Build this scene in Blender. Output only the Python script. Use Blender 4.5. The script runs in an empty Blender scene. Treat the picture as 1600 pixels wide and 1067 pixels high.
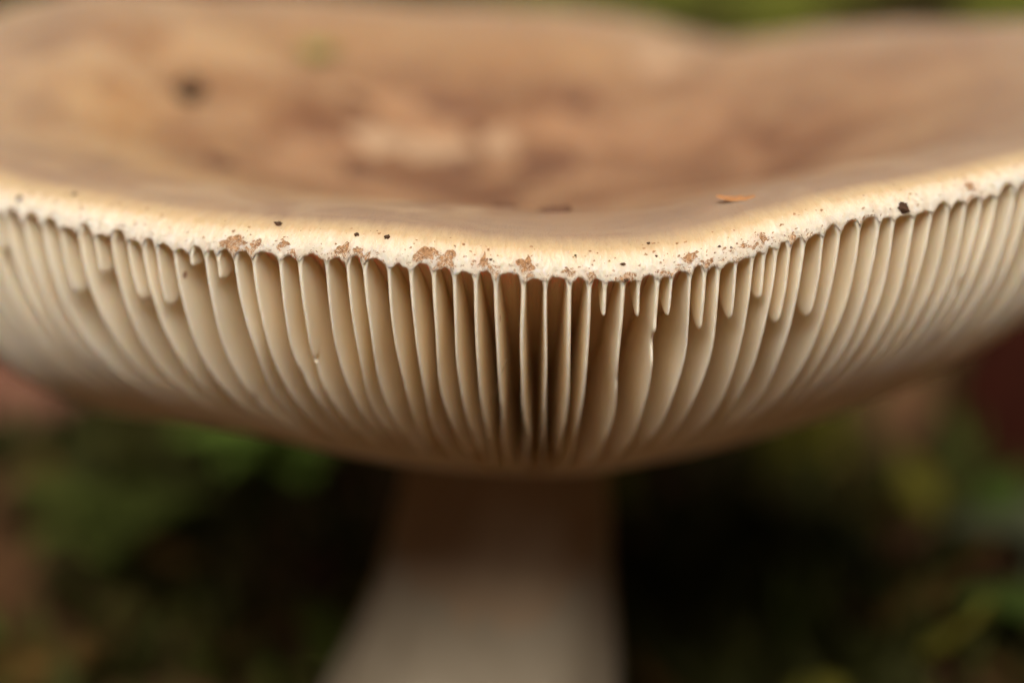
import bpy, math, random, bisect
from mathutils import Vector, Matrix, noise as mnoise, Euler

# ------------------------------------------------------------------ camera, light
MM = 0.001                 # everything is laid out in millimetres
GROUND = -60.0             # ground level below the cap margin, mm
CAM_X, CAM_Y, CAM_H = -1.9, -245.0, 47.25
CAM_PITCH = 15.495         # degrees below level
SUN_ELEV, SUN_AZ = 46.0, 184.0   # azimuth: compass-like angle of where the light comes from (0=+Y, 90=+X)
scene = bpy.context.scene
C = scene.collection

def W(x, y, z):            # mm -> world metres, ground at zero
    return Vector((x * MM, y * MM, (z - GROUND) * MM))

cam_d = bpy.data.cameras.new('camera')
cam = bpy.data.objects.new('camera', cam_d); C.objects.link(cam)
cam.location = W(CAM_X, CAM_Y, CAM_H)
cam.rotation_euler = (math.radians(90 - CAM_PITCH), 0, 0)
cam_d.lens = 100; cam_d.sensor_width = 36
cam_d.clip_start = 0.005; cam_d.clip_end = 100
cam_d.dof.use_dof = True
cam_d.dof.focus_distance = 0.1985
cam_d.dof.aperture_fstop = 10.5
scene.camera = cam

world = bpy.data.worlds.new('World'); scene.world = world
world.use_nodes = True
wn = world.node_tree.nodes; wl = world.node_tree.links
sky = wn.new('ShaderNodeTexSky'); sky.sky_type = 'NISHITA'
sky.sun_disc = False
sky.sun_elevation = math.radians(SUN_ELEV)
sky.sun_rotation = math.radians(SUN_AZ)
sky.air_density = 0.06; sky.dust_density = 9.0; sky.ozone_density = 0.0
wl.new(sky.outputs[0], wn['Background'].inputs[0])
wn['Background'].inputs[1].default_value = 0.06

sun_d = bpy.data.lights.new('sun', 'SUN')
sun_d.energy = 1.5; sun_d.angle = math.radians(40); sun_d.color = (1.0, 0.92, 0.78)
sun = bpy.data.objects.new('sun', sun_d); C.objects.link(sun)
_a, _e = math.radians(SUN_AZ), math.radians(SUN_ELEV)
_dir = Vector((math.sin(_a) * math.cos(_e), math.cos(_a) * math.cos(_e), math.sin(_e)))
sun.rotation_euler = (-_dir).to_track_quat('-Z', 'Y').to_euler()
sun.location = (0, 0, 1)

scene.view_settings.view_transform = 'Standard'
scene.view_settings.look = 'None'
scene.view_settings.exposure = 0.98
scene.view_settings.gamma = 1.0
scene.cycles.max_bounces = 12
scene.cycles.diffuse_bounces = 8
scene.cycles.sample_clamp_indirect = 10

# ------------------------------------------------------------------ helpers
rnd = random.Random(7)

def lerp(a, b, t): return a + (b - a) * t
def smooth(a, b, x):
    t = min(1.0, max(0.0, (x - a) / (b - a))); return t * t * (3 - 2 * t)
def nz(x, y, z=0.0): return mnoise.noise(Vector((x, y, z)))
def fbm(x, y, z=0.0, o=4): return mnoise.fractal(Vector((x, y, z)), 1.0, 2.0, o)

def mesh(name, verts, faces, mat, parent=None, smooth_shade=True, attrs=None, loc=None):
    """verts in mm scene coordinates -> one mesh object (origin at loc, mm)"""
    me = bpy.data.meshes.new(name)
    ox, oy, oz = loc if loc else (0, 0, GROUND)
    me.from_pydata([((x - ox) * MM, (y - oy) * MM, (z - oz) * MM) for x, y, z in verts], [], faces)
    if smooth_shade:
        me.polygons.foreach_set('use_smooth', [True] * len(me.polygons))
    if attrs:
        for k, v in attrs.items():
            a = me.attributes.new(k, 'FLOAT', 'POINT'); a.data.foreach_set('value', v)
    me.materials.append(mat); me.update()
    o = bpy.data.objects.new(name, me); C.objects.link(o)
    o.location = W(ox, oy, oz)
    if parent: o.parent = parent; o.matrix_parent_inverse = parent.matrix_world.inverted() if False else Matrix.Identity(4)
    return o

def empty(name, loc=(0, 0, GROUND)):
    o = bpy.data.objects.new(name, None); C.objects.link(o); o.location = W(*loc)
    o.empty_display_size = 0.01
    return o

def tag(o, label=None, cat=None, group=None, kind=None):
    if label: o['label'] = label
    if cat: o['category'] = cat
    if group: o['group'] = group
    if kind: o['kind'] = kind
    return o

def interp(tab, x):
    if x <= tab[0][0]: return tab[0][1]
    if x >= tab[-1][0]: return tab[-1][1]
    i = bisect.bisect_right([t[0] for t in tab], x)
    (x0, y0), (x1, y1) = tab[i - 1], tab[i]
    t = (x - x0) / (x1 - x0); t = t * t * (3 - 2 * t) * 0.5 + t * 0.5
    return y0 + (y1 - y0) * t

def catmull(pts, n):
    """resample a polyline of 2-D points smoothly, n points per span"""
    out = []
    P = [pts[0]] + list(pts) + [pts[-1]]
    for i in range(1, len(P) - 2):
        p0, p1, p2, p3 = P[i - 1], P[i], P[i + 1], P[i + 2]
        for k in range(n):
            t = k / n
            out.append(tuple(0.5 * ((2 * b) + (-a + c) * t + (2 * a - 5 * b + 4 * c - d) * t * t + (-a + 3 * b - 3 * c + d) * t ** 3)
                             for a, b, c, d in zip(p0, p1, p2, p3)))
    out.append(tuple(pts[-1])); return out

class Poly:                                   # arc-length curve in (r, z)
    def __init__(s, pts):
        s.p = pts; s.l = [0.0]
        for a, b in zip(pts, pts[1:]): s.l.append(s.l[-1] + math.dist(a, b))
        s.len = s.l[-1]
    def at(s, d):
        d = min(max(d, 0), s.len)
        i = min(max(bisect.bisect_right(s.l, d), 1), len(s.p) - 1)
        t = (d - s.l[i - 1]) / max(1e-9, s.l[i] - s.l[i - 1])
        a, b = s.p[i - 1], s.p[i]
        return (a[0] + (b[0] - a[0]) * t, a[1] + (b[1] - a[1]) * t)

# ------------------------------------------------------------------ materials
def nodes_mat(name):
    m = bpy.data.materials.new(name); m.use_nodes = True
    nt = m.node_tree
    return m, nt, nt.nodes['Principled BSDF']

def N(nt, t, **kw):
    n = nt.nodes.new(t)
    for k, v in kw.items(): setattr(n, k, v)
    return n

def tex_noise(nt, vec, scale, detail=4, rough=0.55, dist=0.0):
    n = N(nt, 'ShaderNodeTexNoise'); n.inputs['Scale'].default_value = scale
    n.inputs['Detail'].default_value = detail; n.inputs['Roughness'].default_value = rough
    n.inputs['Distortion'].default_value = dist
    if vec is not None: nt.links.new(vec, n.inputs['Vector'])
    return n.outputs['Fac']

def ramp(nt, fac, stops, interp_='LINEAR'):
    r = N(nt, 'ShaderNodeValToRGB'); r.color_ramp.interpolation = interp_
    el = r.color_ramp.elements
    while len(el) < len(stops): el.new(0.5)
    for e, (p, c) in zip(el, stops):
        e.position = p; e.color = (*c, 1) if len(c) == 3 else c
    nt.links.new(fac, r.inputs[0]); return r.outputs[0]

def mix(nt, fac, a, b, blend='MIX'):
    m = N(nt, 'ShaderNodeMix', data_type='RGBA', blend_type=blend)
    for sock, v in ((m.inputs[0], fac), (m.inputs[6], a), (m.inputs[7], b)):
        if isinstance(v, (int, float)): sock.default_value = v
        elif isinstance(v, tuple): sock.default_value = (*v, 1)
        else: nt.links.new(v, sock)
    return m.outputs[2]

def maths(nt, op, a, b=None, c=None, clamp=False):
    m = N(nt, 'ShaderNodeMath', operation=op); m.use_clamp = clamp
    for i, v in enumerate((a, b, c)):
        if v is None: continue
        if isinstance(v, (int, float)): m.inputs[i].default_value = v
        else: nt.links.new(v, m.inputs[i])
    return m.outputs[0]

def bump(nt, bsdf, height, strength, dist_mm):
    b = N(nt, 'ShaderNodeBump'); b.inputs['Strength'].default_value = strength
    b.inputs['Distance'].default_value = dist_mm * MM
    nt.links.new(height, b.inputs['Height']); nt.links.new(b.outputs[0], bsdf.inputs['Normal'])

def sss(bsdf, w, scale_mm, rad=(1.0, 0.55, 0.3)):
    bsdf.inputs['Subsurface Weight'].default_value = w
    bsdf.inputs['Subsurface Radius'].default_value = rad
    bsdf.inputs['Subsurface Scale'].default_value = scale_mm * MM

def objco(nt): return N(nt, 'ShaderNodeTexCoord').outputs['Object']

def attr(nt, name):
    a = N(nt, 'ShaderNodeAttribute'); a.attribute_name = name; return a.outputs['Fac']

def mat_cap():
    m, nt, b = nodes_mat('cap_skin')
    co = objco(nt); e = attr(nt, 'edge_mm'); th = attr(nt, 'theta_mm')
    L = nt.links.new
    # fibre coordinates: fine around the margin, long across it
    cmb = N(nt, 'ShaderNodeCombineXYZ'); L(th, cmb.inputs[0]); L(maths(nt, 'MULTIPLY', e, 0.30), cmb.inputs[1])
    fib = tex_noise(nt, cmb.outputs[0], 5.0, 3, 0.6, 0.6)
    fib2 = tex_noise(nt, cmb.outputs[0], 1.3, 3, 0.6, 0.3)
    big = tex_noise(nt, co, 45, 5, 0.6, 0.4)
    med = tex_noise(nt, co, 140, 5, 0.62, 0.3)
    fine = tex_noise(nt, co, 900, 4, 0.6)
    brown = ramp(nt, big, [(0.36, (0.135, 0.054, 0.030)), (0.46, (0.25, 0.115, 0.058)), (0.54, (0.335, 0.18, 0.085)), (0.64, (0.45, 0.29, 0.155))])
    brown = mix(nt, ramp(nt, med, [(0.42, (0, 0, 0)), (0.66, (0.85, 0.85, 0.85))]), brown, (0.20, 0.115, 0.075))
    cmr = N(nt, 'ShaderNodeCombineXYZ'); L(maths(nt, 'MULTIPLY', th, 0.05), cmr.inputs[0]); L(maths(nt, 'MULTIPLY', e, 0.22), cmr.inputs[1])
    streak = tex_noise(nt, cmr.outputs[0], 1.0, 5, 0.65, 0.8)
    brown = mix(nt, ramp(nt, streak, [(0.48, (0, 0, 0)), (0.62, (0.6, 0.6, 0.6))]), brown, (0.50, 0.33, 0.17))
    pale = tex_noise(nt, co, 75, 3, 0.5, 1.0)
    brown = mix(nt, ramp(nt, pale, [(0.52, (0, 0, 0)), (0.62, (0.7, 0.7, 0.7))]), brown, (0.50, 0.34, 0.20))
    sx = N(nt, 'ShaderNodeSeparateXYZ'); L(co, sx.inputs[0])
    drift = maths(nt, 'ADD', maths(nt, 'MULTIPLY', sx.outputs[0], 14.0), 0.5, clamp=True)
    brown = mix(nt, maths(nt, 'MULTIPLY', drift, 0.55), mix(nt, 0.25, brown, (0.50, 0.31, 0.14)), (0.29, 0.185, 0.125))
    # the middle of the dish is redder and darker than the outer skin
    disc = maths(nt, 'ADD', maths(nt, 'DIVIDE', e, 60.0), maths(nt, 'MULTIPLY', maths(nt, 'SUBTRACT', big, 0.5), 0.5))
    brown = mix(nt, ramp(nt, disc, [(0.36, (0, 0, 0)), (0.58, (0.75, 0.75, 0.75))]), brown, mix(nt, ramp(nt, pale, [(0.40, (0, 0, 0)), (0.62, (1, 1, 1))]), (0.14, 0.055, 0.030), (0.38, 0.205, 0.11)))
    # greyer, hoary skin in a belt inside the margin
    ee = maths(nt, 'ADD', e, maths(nt, 'MULTIPLY', maths(nt, 'SUBTRACT', fib2, 0.5), 1.3))
    een = maths(nt, 'DIVIDE', ee, 20.0, clamp=True)
    grey = mix(nt, 0.55, brown, (0.33, 0.255, 0.19))
    top = mix(nt, ramp(nt, een, [(0.30, (1, 1, 1)), (0.95, (0, 0, 0))]), brown, grey)
    cream = mix(nt, fib, (0.54, 0.385, 0.20), (0.70, 0.545, 0.33))
    white = mix(nt, fib, (0.76, 0.68, 0.55), (0.90, 0.86, 0.78))
    f_c = ramp(nt, een, [(0.11, (1, 1, 1)), (0.25, (0, 0, 0))])
    col = mix(nt, f_c, top, cream)
    f_w = ramp(nt, een, [(0.045, (1, 1, 1)), (0.14, (0, 0, 0))])
    col = mix(nt, f_w, col, white)
    # faint pinkish bruises along the margin
    br = ramp(nt, tex_noise(nt, cmb.outputs[0], 0.55, 4, 0.6), [(0.54, (0, 0, 0)), (0.68, (0.6, 0.6, 0.6))])
    br = mix(nt, 1.0, br, ramp(nt, een, [(0.02, (1, 1, 1)), (0.2, (0, 0, 0))]), 'MULTIPLY')
    col = mix(nt, br, col, (0.66, 0.42, 0.27))
    col = mix(nt, ramp(nt, maths(nt, 'MULTIPLY', e, -0.5), [(0.1, (0, 0, 0)), (0.6, (1, 1, 1))]), col, (0.82, 0.60, 0.38))   # flesh between the gills
    L(col, b.inputs['Base Color'])
    b.inputs['Roughness'].default_value = 0.75
    b.inputs['Specular IOR Level'].default_value = 0.25
    h = maths(nt, 'ADD', maths(nt, 'MULTIPLY', fib, 0.8), maths(nt, 'MULTIPLY', fine, 0.6))
    bump(nt, b, h, 0.9, 0.2)
    sss(b, 0.7, 2.5, (1.0, 0.6, 0.35))
    return m

def mat_gill():
    m, nt, b = nodes_mat('gill_flesh')
    co = objco(nt)
    n1 = tex_noise(nt, co, 160, 4, 0.6); n2 = tex_noise(nt, co, 1500, 3, 0.6)
    oi = N(nt, 'ShaderNodeObjectInfo').outputs['Random']
    col = mix(nt, n1, (0.91, 0.77, 0.55), (0.94, 0.84, 0.65))
    col = mix(nt, ramp(nt, attr(nt, 'across'), [(0.70, (0, 0, 0)), (1.0, (0.6, 0.6, 0.6))]), col, (0.94, 0.88, 0.76))
    col = mix(nt, maths(nt, 'MULTIPLY', oi, 0.35), col, (0.89, 0.75, 0.54))
    vor = N(nt, 'ShaderNodeTexVoronoi'); vor.inputs['Scale'].default_value = 210; vor.inputs['Randomness'].default_value = 1
    nt.links.new(co, vor.inputs['Vector'])
    spot = ramp(nt, vor.outputs['Distance'], [(0.035, (1, 1, 1)), (0.075, (0, 0, 0))])
    sel = ramp(nt, tex_noise(nt, co, 120, 1), [(0.60, (0, 0, 0)), (0.63, (0.8, 0.8, 0.8))])
    col = mix(nt, mix(nt, 1.0, spot, sel, 'MULTIPLY'), col, (0.22, 0.09, 0.04))
    nt.links.new(col, b.inputs['Base Color'])
    b.inputs['Roughness'].default_value = 0.6
    b.inputs['Specular IOR Level'].default_value = 0.25
    bump(nt, b, n2, 0.25, 0.05)
    sss(b, 0.55, 0.8, (1.0, 0.7, 0.45))
    return m

def mat_simple(name, c1, c2, scale, rough=0.7, bump_mm=0.1, spec=0.3, ss=0.0, detail=5, translucent=0.0, rand=0.0):
    m, nt, b = nodes_mat(name)
    co = objco(nt); n = tex_noise(nt, co, scale, detail, 0.62, 0.4)
    col = ramp(nt, n, [(0.30, c1), (0.70, c2)])
    if rand:
        oi = N(nt, 'ShaderNodeObjectInfo').outputs['Random']
        hs = N(nt, 'ShaderNodeHueSaturation'); nt.links.new(col, hs.inputs['Color'])
        nt.links.new(maths(nt, 'ADD', maths(nt, 'MULTIPLY', oi, rand), 1 - rand / 2), hs.inputs['Value'])
        col = hs.outputs[0]
    nt.links.new(col, b.inputs['Base Color'])
    b.inputs['Roughness'].default_value = rough; b.inputs['Specular IOR Level'].default_value = spec
    bump(nt, b, tex_noise(nt, co, scale * 3, 3), 0.4, bump_mm)
    if ss: sss(b, ss, 1.0)
    return m

M_CAP = mat_cap(); M_GILL = mat_gill()
M_STEM = mat_simple('stem_skin', (0.2890, 0.2125, 0.1360), (0.3910, 0.3060, 0.2125), 60, 0.75, 0.15, 0.2)
M_RING = mat_simple('ring_skin', (0.2496, 0.2106, 0.1482), (0.3432, 0.3003, 0.2262), 60, 0.75, 0.15, 0.2)
M_FIBRE = mat_simple('fibre_white', (0.84, 0.76, 0.62), (0.90, 0.86, 0.78), 300, 0.8, 0.01, 0.1)
M_SCALE = mat_simple('scale_brown', (0.085, 0.034, 0.013), (0.54, 0.32, 0.16), 5200, 0.8, 0.05, 0.2)
M_CRUMB = mat_simple('soil_crumb_brown', (0.030, 0.016, 0.010), (0.13, 0.075, 0.045), 1500, 0.9, 0.05, 0.1)
M_PATCH = mat_simple('veil_patch_tan', (0.3618, 0.2285, 0.1333), (0.4950, 0.3522, 0.2285), 500, 0.8, 0.1, 0.2)
M_PATCHR = mat_simple('veil_patch_russet', (0.1190, 0.0560, 0.0336), (0.1890, 0.0980, 0.0595), 500, 0.8, 0.1, 0.2)
M_FLAKE = mat_simple('flake_orange', (0.34, 0.15, 0.06), (0.50, 0.26, 0.11), 800, 0.7, 0.05, 0.2)
M_SILK = mat_simple('silk', (0.55, 0.48, 0.36), (0.62, 0.55, 0.42), 500, 0.35, 0.001, 0.5)

# ------------------------------------------------------------------ cap geometry
# gills met along the margin: (angle in degrees from the front, kind, drop of a short gill in mm)
#GILLS_BEGIN
GILLS = [(-179.03, 'S', 3.86), (-177.39, 'M', 0.0), (-176.09, 'S', 3.33), (-174.45, 'F', 0.0), (-172.79, 'S', 2.26), (-171.51, 'M', 0.0), (-169.84, 'F', 0.0), (-168.37, 'S', 4.0),
         (-166.89, 'M', 0.0), (-165.43, 'S', 4.8), (-163.89, 'F', 0.0), (-162.42, 'S', 2.84), (-160.81, 'M', 0.0), (-159.35, 'F', 0.0), (-157.69, 'S', 4.81), (-156.36, 'M', 0.0),
         (-154.71, 'S', 4.0), (-152.99, 'F', 0.0), (-151.42, 'S', 2.43), (-150.11, 'M', 0.0), (-148.44, 'F', 0.0), (-147.29, 'S', 3.76), (-145.72, 'M', 0.0), (-143.94, 'S', 4.81),
         (-142.52, 'F', 0.0), (-141.24, 'S', 2.19), (-139.54, 'M', 0.0), (-137.84, 'F', 0.0), (-136.59, 'S', 4.01), (-135.0, 'M', 0.0), (-133.54, 'S', 4.11), (-132.01, 'F', 0.0),
         (-130.46, 'S', 4.3), (-128.89, 'M', 0.0), (-127.25, 'F', 0.0), (-125.85, 'S', 2.48), (-124.36, 'M', 0.0), (-122.66, 'S', 3.69), (-121.1, 'F', 0.0), (-120.0, 'S', 3.02),
         (-118.15, 'M', 0.0), (-116.67, 'F', 0.0), (-115.21, 'S', 3.99), (-113.55, 'M', 0.0), (-112.12, 'S', 3.64), (-110.66, 'F', 0.0), (-109.09, 'S', 2.97), (-107.57, 'M', 0.0),
         (-106.08, 'F', 0.0), (-104.49, 'S', 3.44), (-103.31, 'M', 0.0), (-101.57, 'S', 4.57), (-100.0, 'F', 0.0), (-98.48, 'S', 3.17), (-97.09, 'M', 0.0), (-95.42, 'F', 0.0),
         (-94.18, 'S', 4.6), (-92.31, 'M', 0.0), (-90.76, 'S', 2.41), (-89.61, 'F', 0.0), (-87.76, 'S', 3.2), (-86.51, 'M', 0.0), (-84.95, 'F', 0.0), (-83.31, 'S', 2.48),
         (-81.87, 'M', 0.0), (-80.27, 'S', 4.16), (-79.04, 'F', 0.0), (-77.17, 'S', 3.3), (-75.82, 'M', 0.0), (-74.25, 'F', 0.0), (-72.86, 'S', 4.66), (-71.37, 'M', 0.0),
         (-69.71, 'S', 2.5), (-68.16, 'F', 0.0), (-66.51, 'S', 4.65), (-65.33, 'M', 0.0), (-63.6, 'F', 0.0), (-61.97, 'S', 2.6), (-60.66, 'M', 0.0), (-59.01, 'S', 4.21),
         (-57.61, 'F', 0.0), (-56.01, 'S', 4.01), (-54.62, 'M', 0.0), (-52.97, 'F', 0.0), (-51.49, 'S', 4.09), (-50.0, 'M', 0.0), (-48.56, 'S', 3.3), (-46.97, 'F', 0.0),
         (-44.5, 'M', 0.0), (-42.09, 'F', 0.0), (-40.05, 'S', 6.0), (-38.01, 'F', 0.0), (-36.34, 'S', 3.61), (-34.66, 'F', 0.0), (-33.0, 'S', 5.36), (-31.47, 'F', 0.0),
         (-30.13, 'S', 5.36), (-28.48, 'F', 0.0), (-27.01, 'S', 1.54), (-25.7, 'F', 0.0), (-24.61, 'S', 2.39), (-23.15, 'F', 0.0), (-21.61, 'F', 0.0), (-19.45, 'F', 0.0),
         (-17.92, 'M', 0.0), (-15.87, 'F', 0.0), (-14.25, 'M', 0.0), (-12.94, 'F', 0.0), (-11.06, 'M', 0.0), (-9.42, 'F', 0.0), (-7.74, 'M', 0.0), (-6.22, 'F', 0.0),
         (-4.66, 'M', 0.0), (-3.19, 'F', 0.0), (-1.17, 'F', 0.0), (0.43, 'F', 0.0), (2.18, 'M', 0.0), (3.64, 'F', 0.0), (4.78, 'S', 3.19), (6.11, 'F', 0.0),
         (7.25, 'S', 3.41), (8.64, 'F', 0.0), (9.65, 'S', 3.63), (11.06, 'F', 0.0), (12.18, 'S', 5.34), (13.26, 'F', 0.0), (14.59, 'S', 5.19), (15.89, 'F', 0.0),
         (16.8, 'S', 4.24), (17.72, 'F', 0.0), (18.74, 'S', 6.91), (19.89, 'F', 0.0), (21.42, 'S', 7.19), (22.86, 'F', 0.0), (24.57, 'M', 0.0), (26.2, 'F', 0.0),
         (27.46, 'M', 0.0), (29.23, 'F', 0.0), (30.94, 'M', 0.0), (32.7, 'F', 0.0), (34.53, 'M', 0.0), (36.21, 'F', 0.0), (37.75, 'M', 0.0), (39.73, 'F', 0.0),
         (41.49, 'M', 0.0), (42.82, 'S', 2.71), (44.66, 'M', 0.0), (46.08, 'S', 2.28), (47.53, 'F', 0.0), (49.07, 'S', 2.48), (50.7, 'M', 0.0), (51.94, 'F', 0.0),
         (53.58, 'S', 3.55), (55.11, 'M', 0.0), (56.7, 'S', 4.21), (58.38, 'F', 0.0), (59.6, 'S', 3.95), (61.3, 'M', 0.0), (62.64, 'F', 0.0), (64.03, 'S', 4.92),
         (65.67, 'M', 0.0), (67.2, 'S', 4.68), (68.83, 'F', 0.0), (70.3, 'S', 4.32), (71.62, 'M', 0.0), (73.44, 'F', 0.0), (74.81, 'S', 2.27), (76.45, 'M', 0.0),
         (78.09, 'S', 2.62), (79.47, 'F', 0.0), (80.84, 'S', 4.23), (82.55, 'M', 0.0), (83.84, 'F', 0.0), (85.63, 'S', 3.97), (87.08, 'M', 0.0), (88.66, 'S', 3.29),
         (90.15, 'F', 0.0), (91.72, 'S', 2.31), (93.22, 'M', 0.0), (94.54, 'F', 0.0), (96.09, 'S', 2.44), (97.71, 'M', 0.0), (99.04, 'S', 4.61), (100.55, 'F', 0.0),
         (102.2, 'S', 3.2), (103.74, 'M', 0.0), (105.07, 'F', 0.0), (106.58, 'S', 4.24), (108.35, 'M', 0.0), (109.78, 'S', 4.76), (111.14, 'F', 0.0), (112.94, 'S', 2.51),
         (114.51, 'M', 0.0), (115.88, 'F', 0.0), (117.39, 'S', 4.91), (118.98, 'M', 0.0), (120.5, 'S', 2.16), (121.83, 'F', 0.0), (123.22, 'S', 2.58), (124.8, 'M', 0.0),
         (126.6, 'F', 0.0), (127.79, 'S', 2.89), (129.47, 'M', 0.0), (131.15, 'S', 4.9), (132.6, 'F', 0.0), (133.9, 'S', 3.63), (135.63, 'M', 0.0), (136.86, 'F', 0.0),
         (138.66, 'S', 3.1), (140.13, 'M', 0.0), (141.69, 'S', 4.01), (143.14, 'F', 0.0), (144.67, 'S', 2.59), (146.16, 'M', 0.0), (147.51, 'F', 0.0), (149.19, 'S', 3.61),
         (150.83, 'M', 0.0), (152.18, 'S', 2.06), (153.76, 'F', 0.0), (155.13, 'S', 4.22), (156.73, 'M', 0.0), (158.25, 'F', 0.0), (159.99, 'S', 3.18), (161.27, 'M', 0.0),
         (162.78, 'S', 3.44), (164.19, 'F', 0.0), (165.9, 'S', 4.76), (167.43, 'M', 0.0), (169.02, 'F', 0.0), (170.63, 'S', 4.53), (172.06, 'M', 0.0), (173.61, 'S', 4.46),
         (174.88, 'F', 0.0), (176.49, 'S', 3.03), (177.91, 'M', 0.0), (179.57, 'F', 0.0)]
NOTCH_DEG = 8.64
WAVE = [(-180, 0.66), (-170.4, 1.0), (-147, 3.6), (-125, 6.2), (-105, 5.8), (-80, 0.6), (-62, 0.3), (-48.6, 0.57), (-40.2, 0.87), (-33.3, 0.83), (-27.2, 0.71), (-21.7, 0.83), (-16.5, 1.02), (-11.5, 0.94), (-6.7, 0.63), (-3.9, 0.29), (0.8, 0.03), (5.1, -0.04), (7.4, 0.06), (9.8, 0.26), (12.3, 0.57), (14.7, 1.06), (17.2, 1.62), (19.8, 2.1), (22.5, 2.61), (28.1, 3.06), (34.3, 3.32), (41.4, 3.6), (109.5, 4.76), (130.6, 1.8), (143.6, -0.12), (151.7, -1.94), (156.4, -2.78), (161.0, -2.16), (167.1, -0.59), (174.7, 0.32), (180, 0.66)]
SCALES = [(-23.6, 0.9, 1.54, 1.2), (-23.36, 0.45, 1.17, 0.63), (-21.56, 0.9, 0.72, 1.05), (-21.92, 0, 0.81, 0.45), (-19.28, 1.2, 0.63, 0.45), (-18.32, 0, 0.63, 0.99), (-14.72, 0.75, 0.98, 1.35), (-15.08, 0, 0.62, 0.54), (-13.4, 0.45, 0.71, 1.35), (-12.68, 0.15, 0.53, 0.75), (-8.84, 0.75, 0.8, 1.35), (-8.24, 1.35, 1.15, 0.9), (-6.8, 1.05, 1.15, 1.35), (-7.16, 0.15, 0.97, 0.9), (-4.04, 1.05, 0.53, 1.95), (-3.32, 0.3, 0.71, 0.75), (-1.04, 1.2, 0.97, 1.2), (-0.8, 0.15, 0.62, 0.75), (2.2, 0.6, 0.8, 0.6), (3.76, 0.3, 0.53, 0.9), (5.68, 0, 0.71, 0.62), (6.64, 0, 0.89, 0.98), (9.28, 0.15, 0.89, 0.45), (10.0, 0, 0.44, 0.44), (11.2, 1.2, 0.8, 0.6), (12.28, 0.45, 0.71, 0.6), (12.64, 0.45, 0.36, 0.45), (14.8, 0, 0.45, 0.36), (15.28, 1.05, 0.36, 0.45), (16.12, 0.6, 0.54, 0.36), (16.84, 1.05, 0.63, 0.6), (19.0, 0.45, 0.45, 0.75), (20.32, 0, 0.36, 0.6), (25.0, 0, 0.9, 0.45), (-34.64, 0, 0.65, 0.37), (-32.24, 0, 0.46, 0.28), (35.44, 1.35, 0.65, 1.05), (34.84, 0, 0.92, 0.46)]
#GILLS_END
GA = sorted(math.radians(g[0]) for g in GILLS)

def wave(th):                                        # rise and fall of the cap margin, mm
    return interp(WAVE, math.degrees(th))
def belly(th, u):                                    # the underside hangs lower, most on the left flank; u = mm from the margin
    d = math.degrees(th)
    flank = smooth(36, 80, -d) * (1 - smooth(110, 160, -d))
    return -1.1 * smooth(1.5, 26, u) - 5.0 * flank * smooth(1.5, 16, u) * (1 - smooth(20, 38, u))

R0 = 54.0
EDGE = Poly(catmull([(54.5, -1.0), (54.35, -2.4), (53.8, -4.9), (52.4, -8.2), (49.8, -11.6), (45.9, -14.7), (40.3, -17.8), (33.5, -20.8), (25, -24.0), (16, -26.7), (8.0, -28.3)], 12))
ROOT = Poly(catmull([(53.5, -0.5), (52.6, -1.25), (50.5, -2.9), (47, -5.7), (41, -9.9), (34, -13.7), (25, -18.2), (16, -22.0), (7.0, -25.0)], 10))
TOP = catmull([(54.55, -1.45), (54.5, -1.15), (54.22, -0.68), (53.8, -0.15), (53.2, 0.32), (52.3, 0.75), (50.8, 1.05), (48.5, 1.15), (45, 0.95), (40, 0.3), (33, -1.2), (25, -3.3), (16, -5.4), (8, -6.5), (0.4, -6.8)], 10)
TOPP = Poly(TOP)
UNDER = Poly(catmull([(54.55, -1.45), (54.3, -1.53), (53.4, -1.52), (52.4, -1.75), (50.5, -3.0), (47, -5.7), (41, -9.9), (34, -13.7), (25, -18.2), (16, -22.0), (7.0, -25.0)], 8))

ARCH = [(random.Random(900 + k).uniform(0.35, 1.25), random.Random(950 + k).uniform(1.4, 3.4), random.Random(990 + k).uniform(0.8, 1.25)) for k in range(257)]
def arch(th):                                        # height of the rounded arch between two gills
    i = bisect.bisect_right(GA, th)
    a = GA[i - 1] if i > 0 else GA[-1] - 2 * math.pi
    b = GA[i] if i < len(GA) else GA[0] + 2 * math.pi
    gap = (b - a) * R0; u = (th - a) / (b - a)
    q = ARCH[i % len(ARCH)]
    u = u ** q[2]                                    # lopsided arches
    s = abs(2 * u - 1)
    return min(0.9, 0.10 + 0.44 * gap) * q[0] * (1 - s ** q[1]), gap

def cap_pt(th, r, z, extra=0.0, under=0.0):
    k = (r / R0) ** 2
    zz = z + wave(th) * k + extra
    if under: zz += belly(th, under)
    return (r * math.sin(th) + (pole(r) if under else 0.0), -r * math.cos(th), zz)
def pole(r): return 0.1 * (1 - (min(r, R0) / R0) ** 2)

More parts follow.
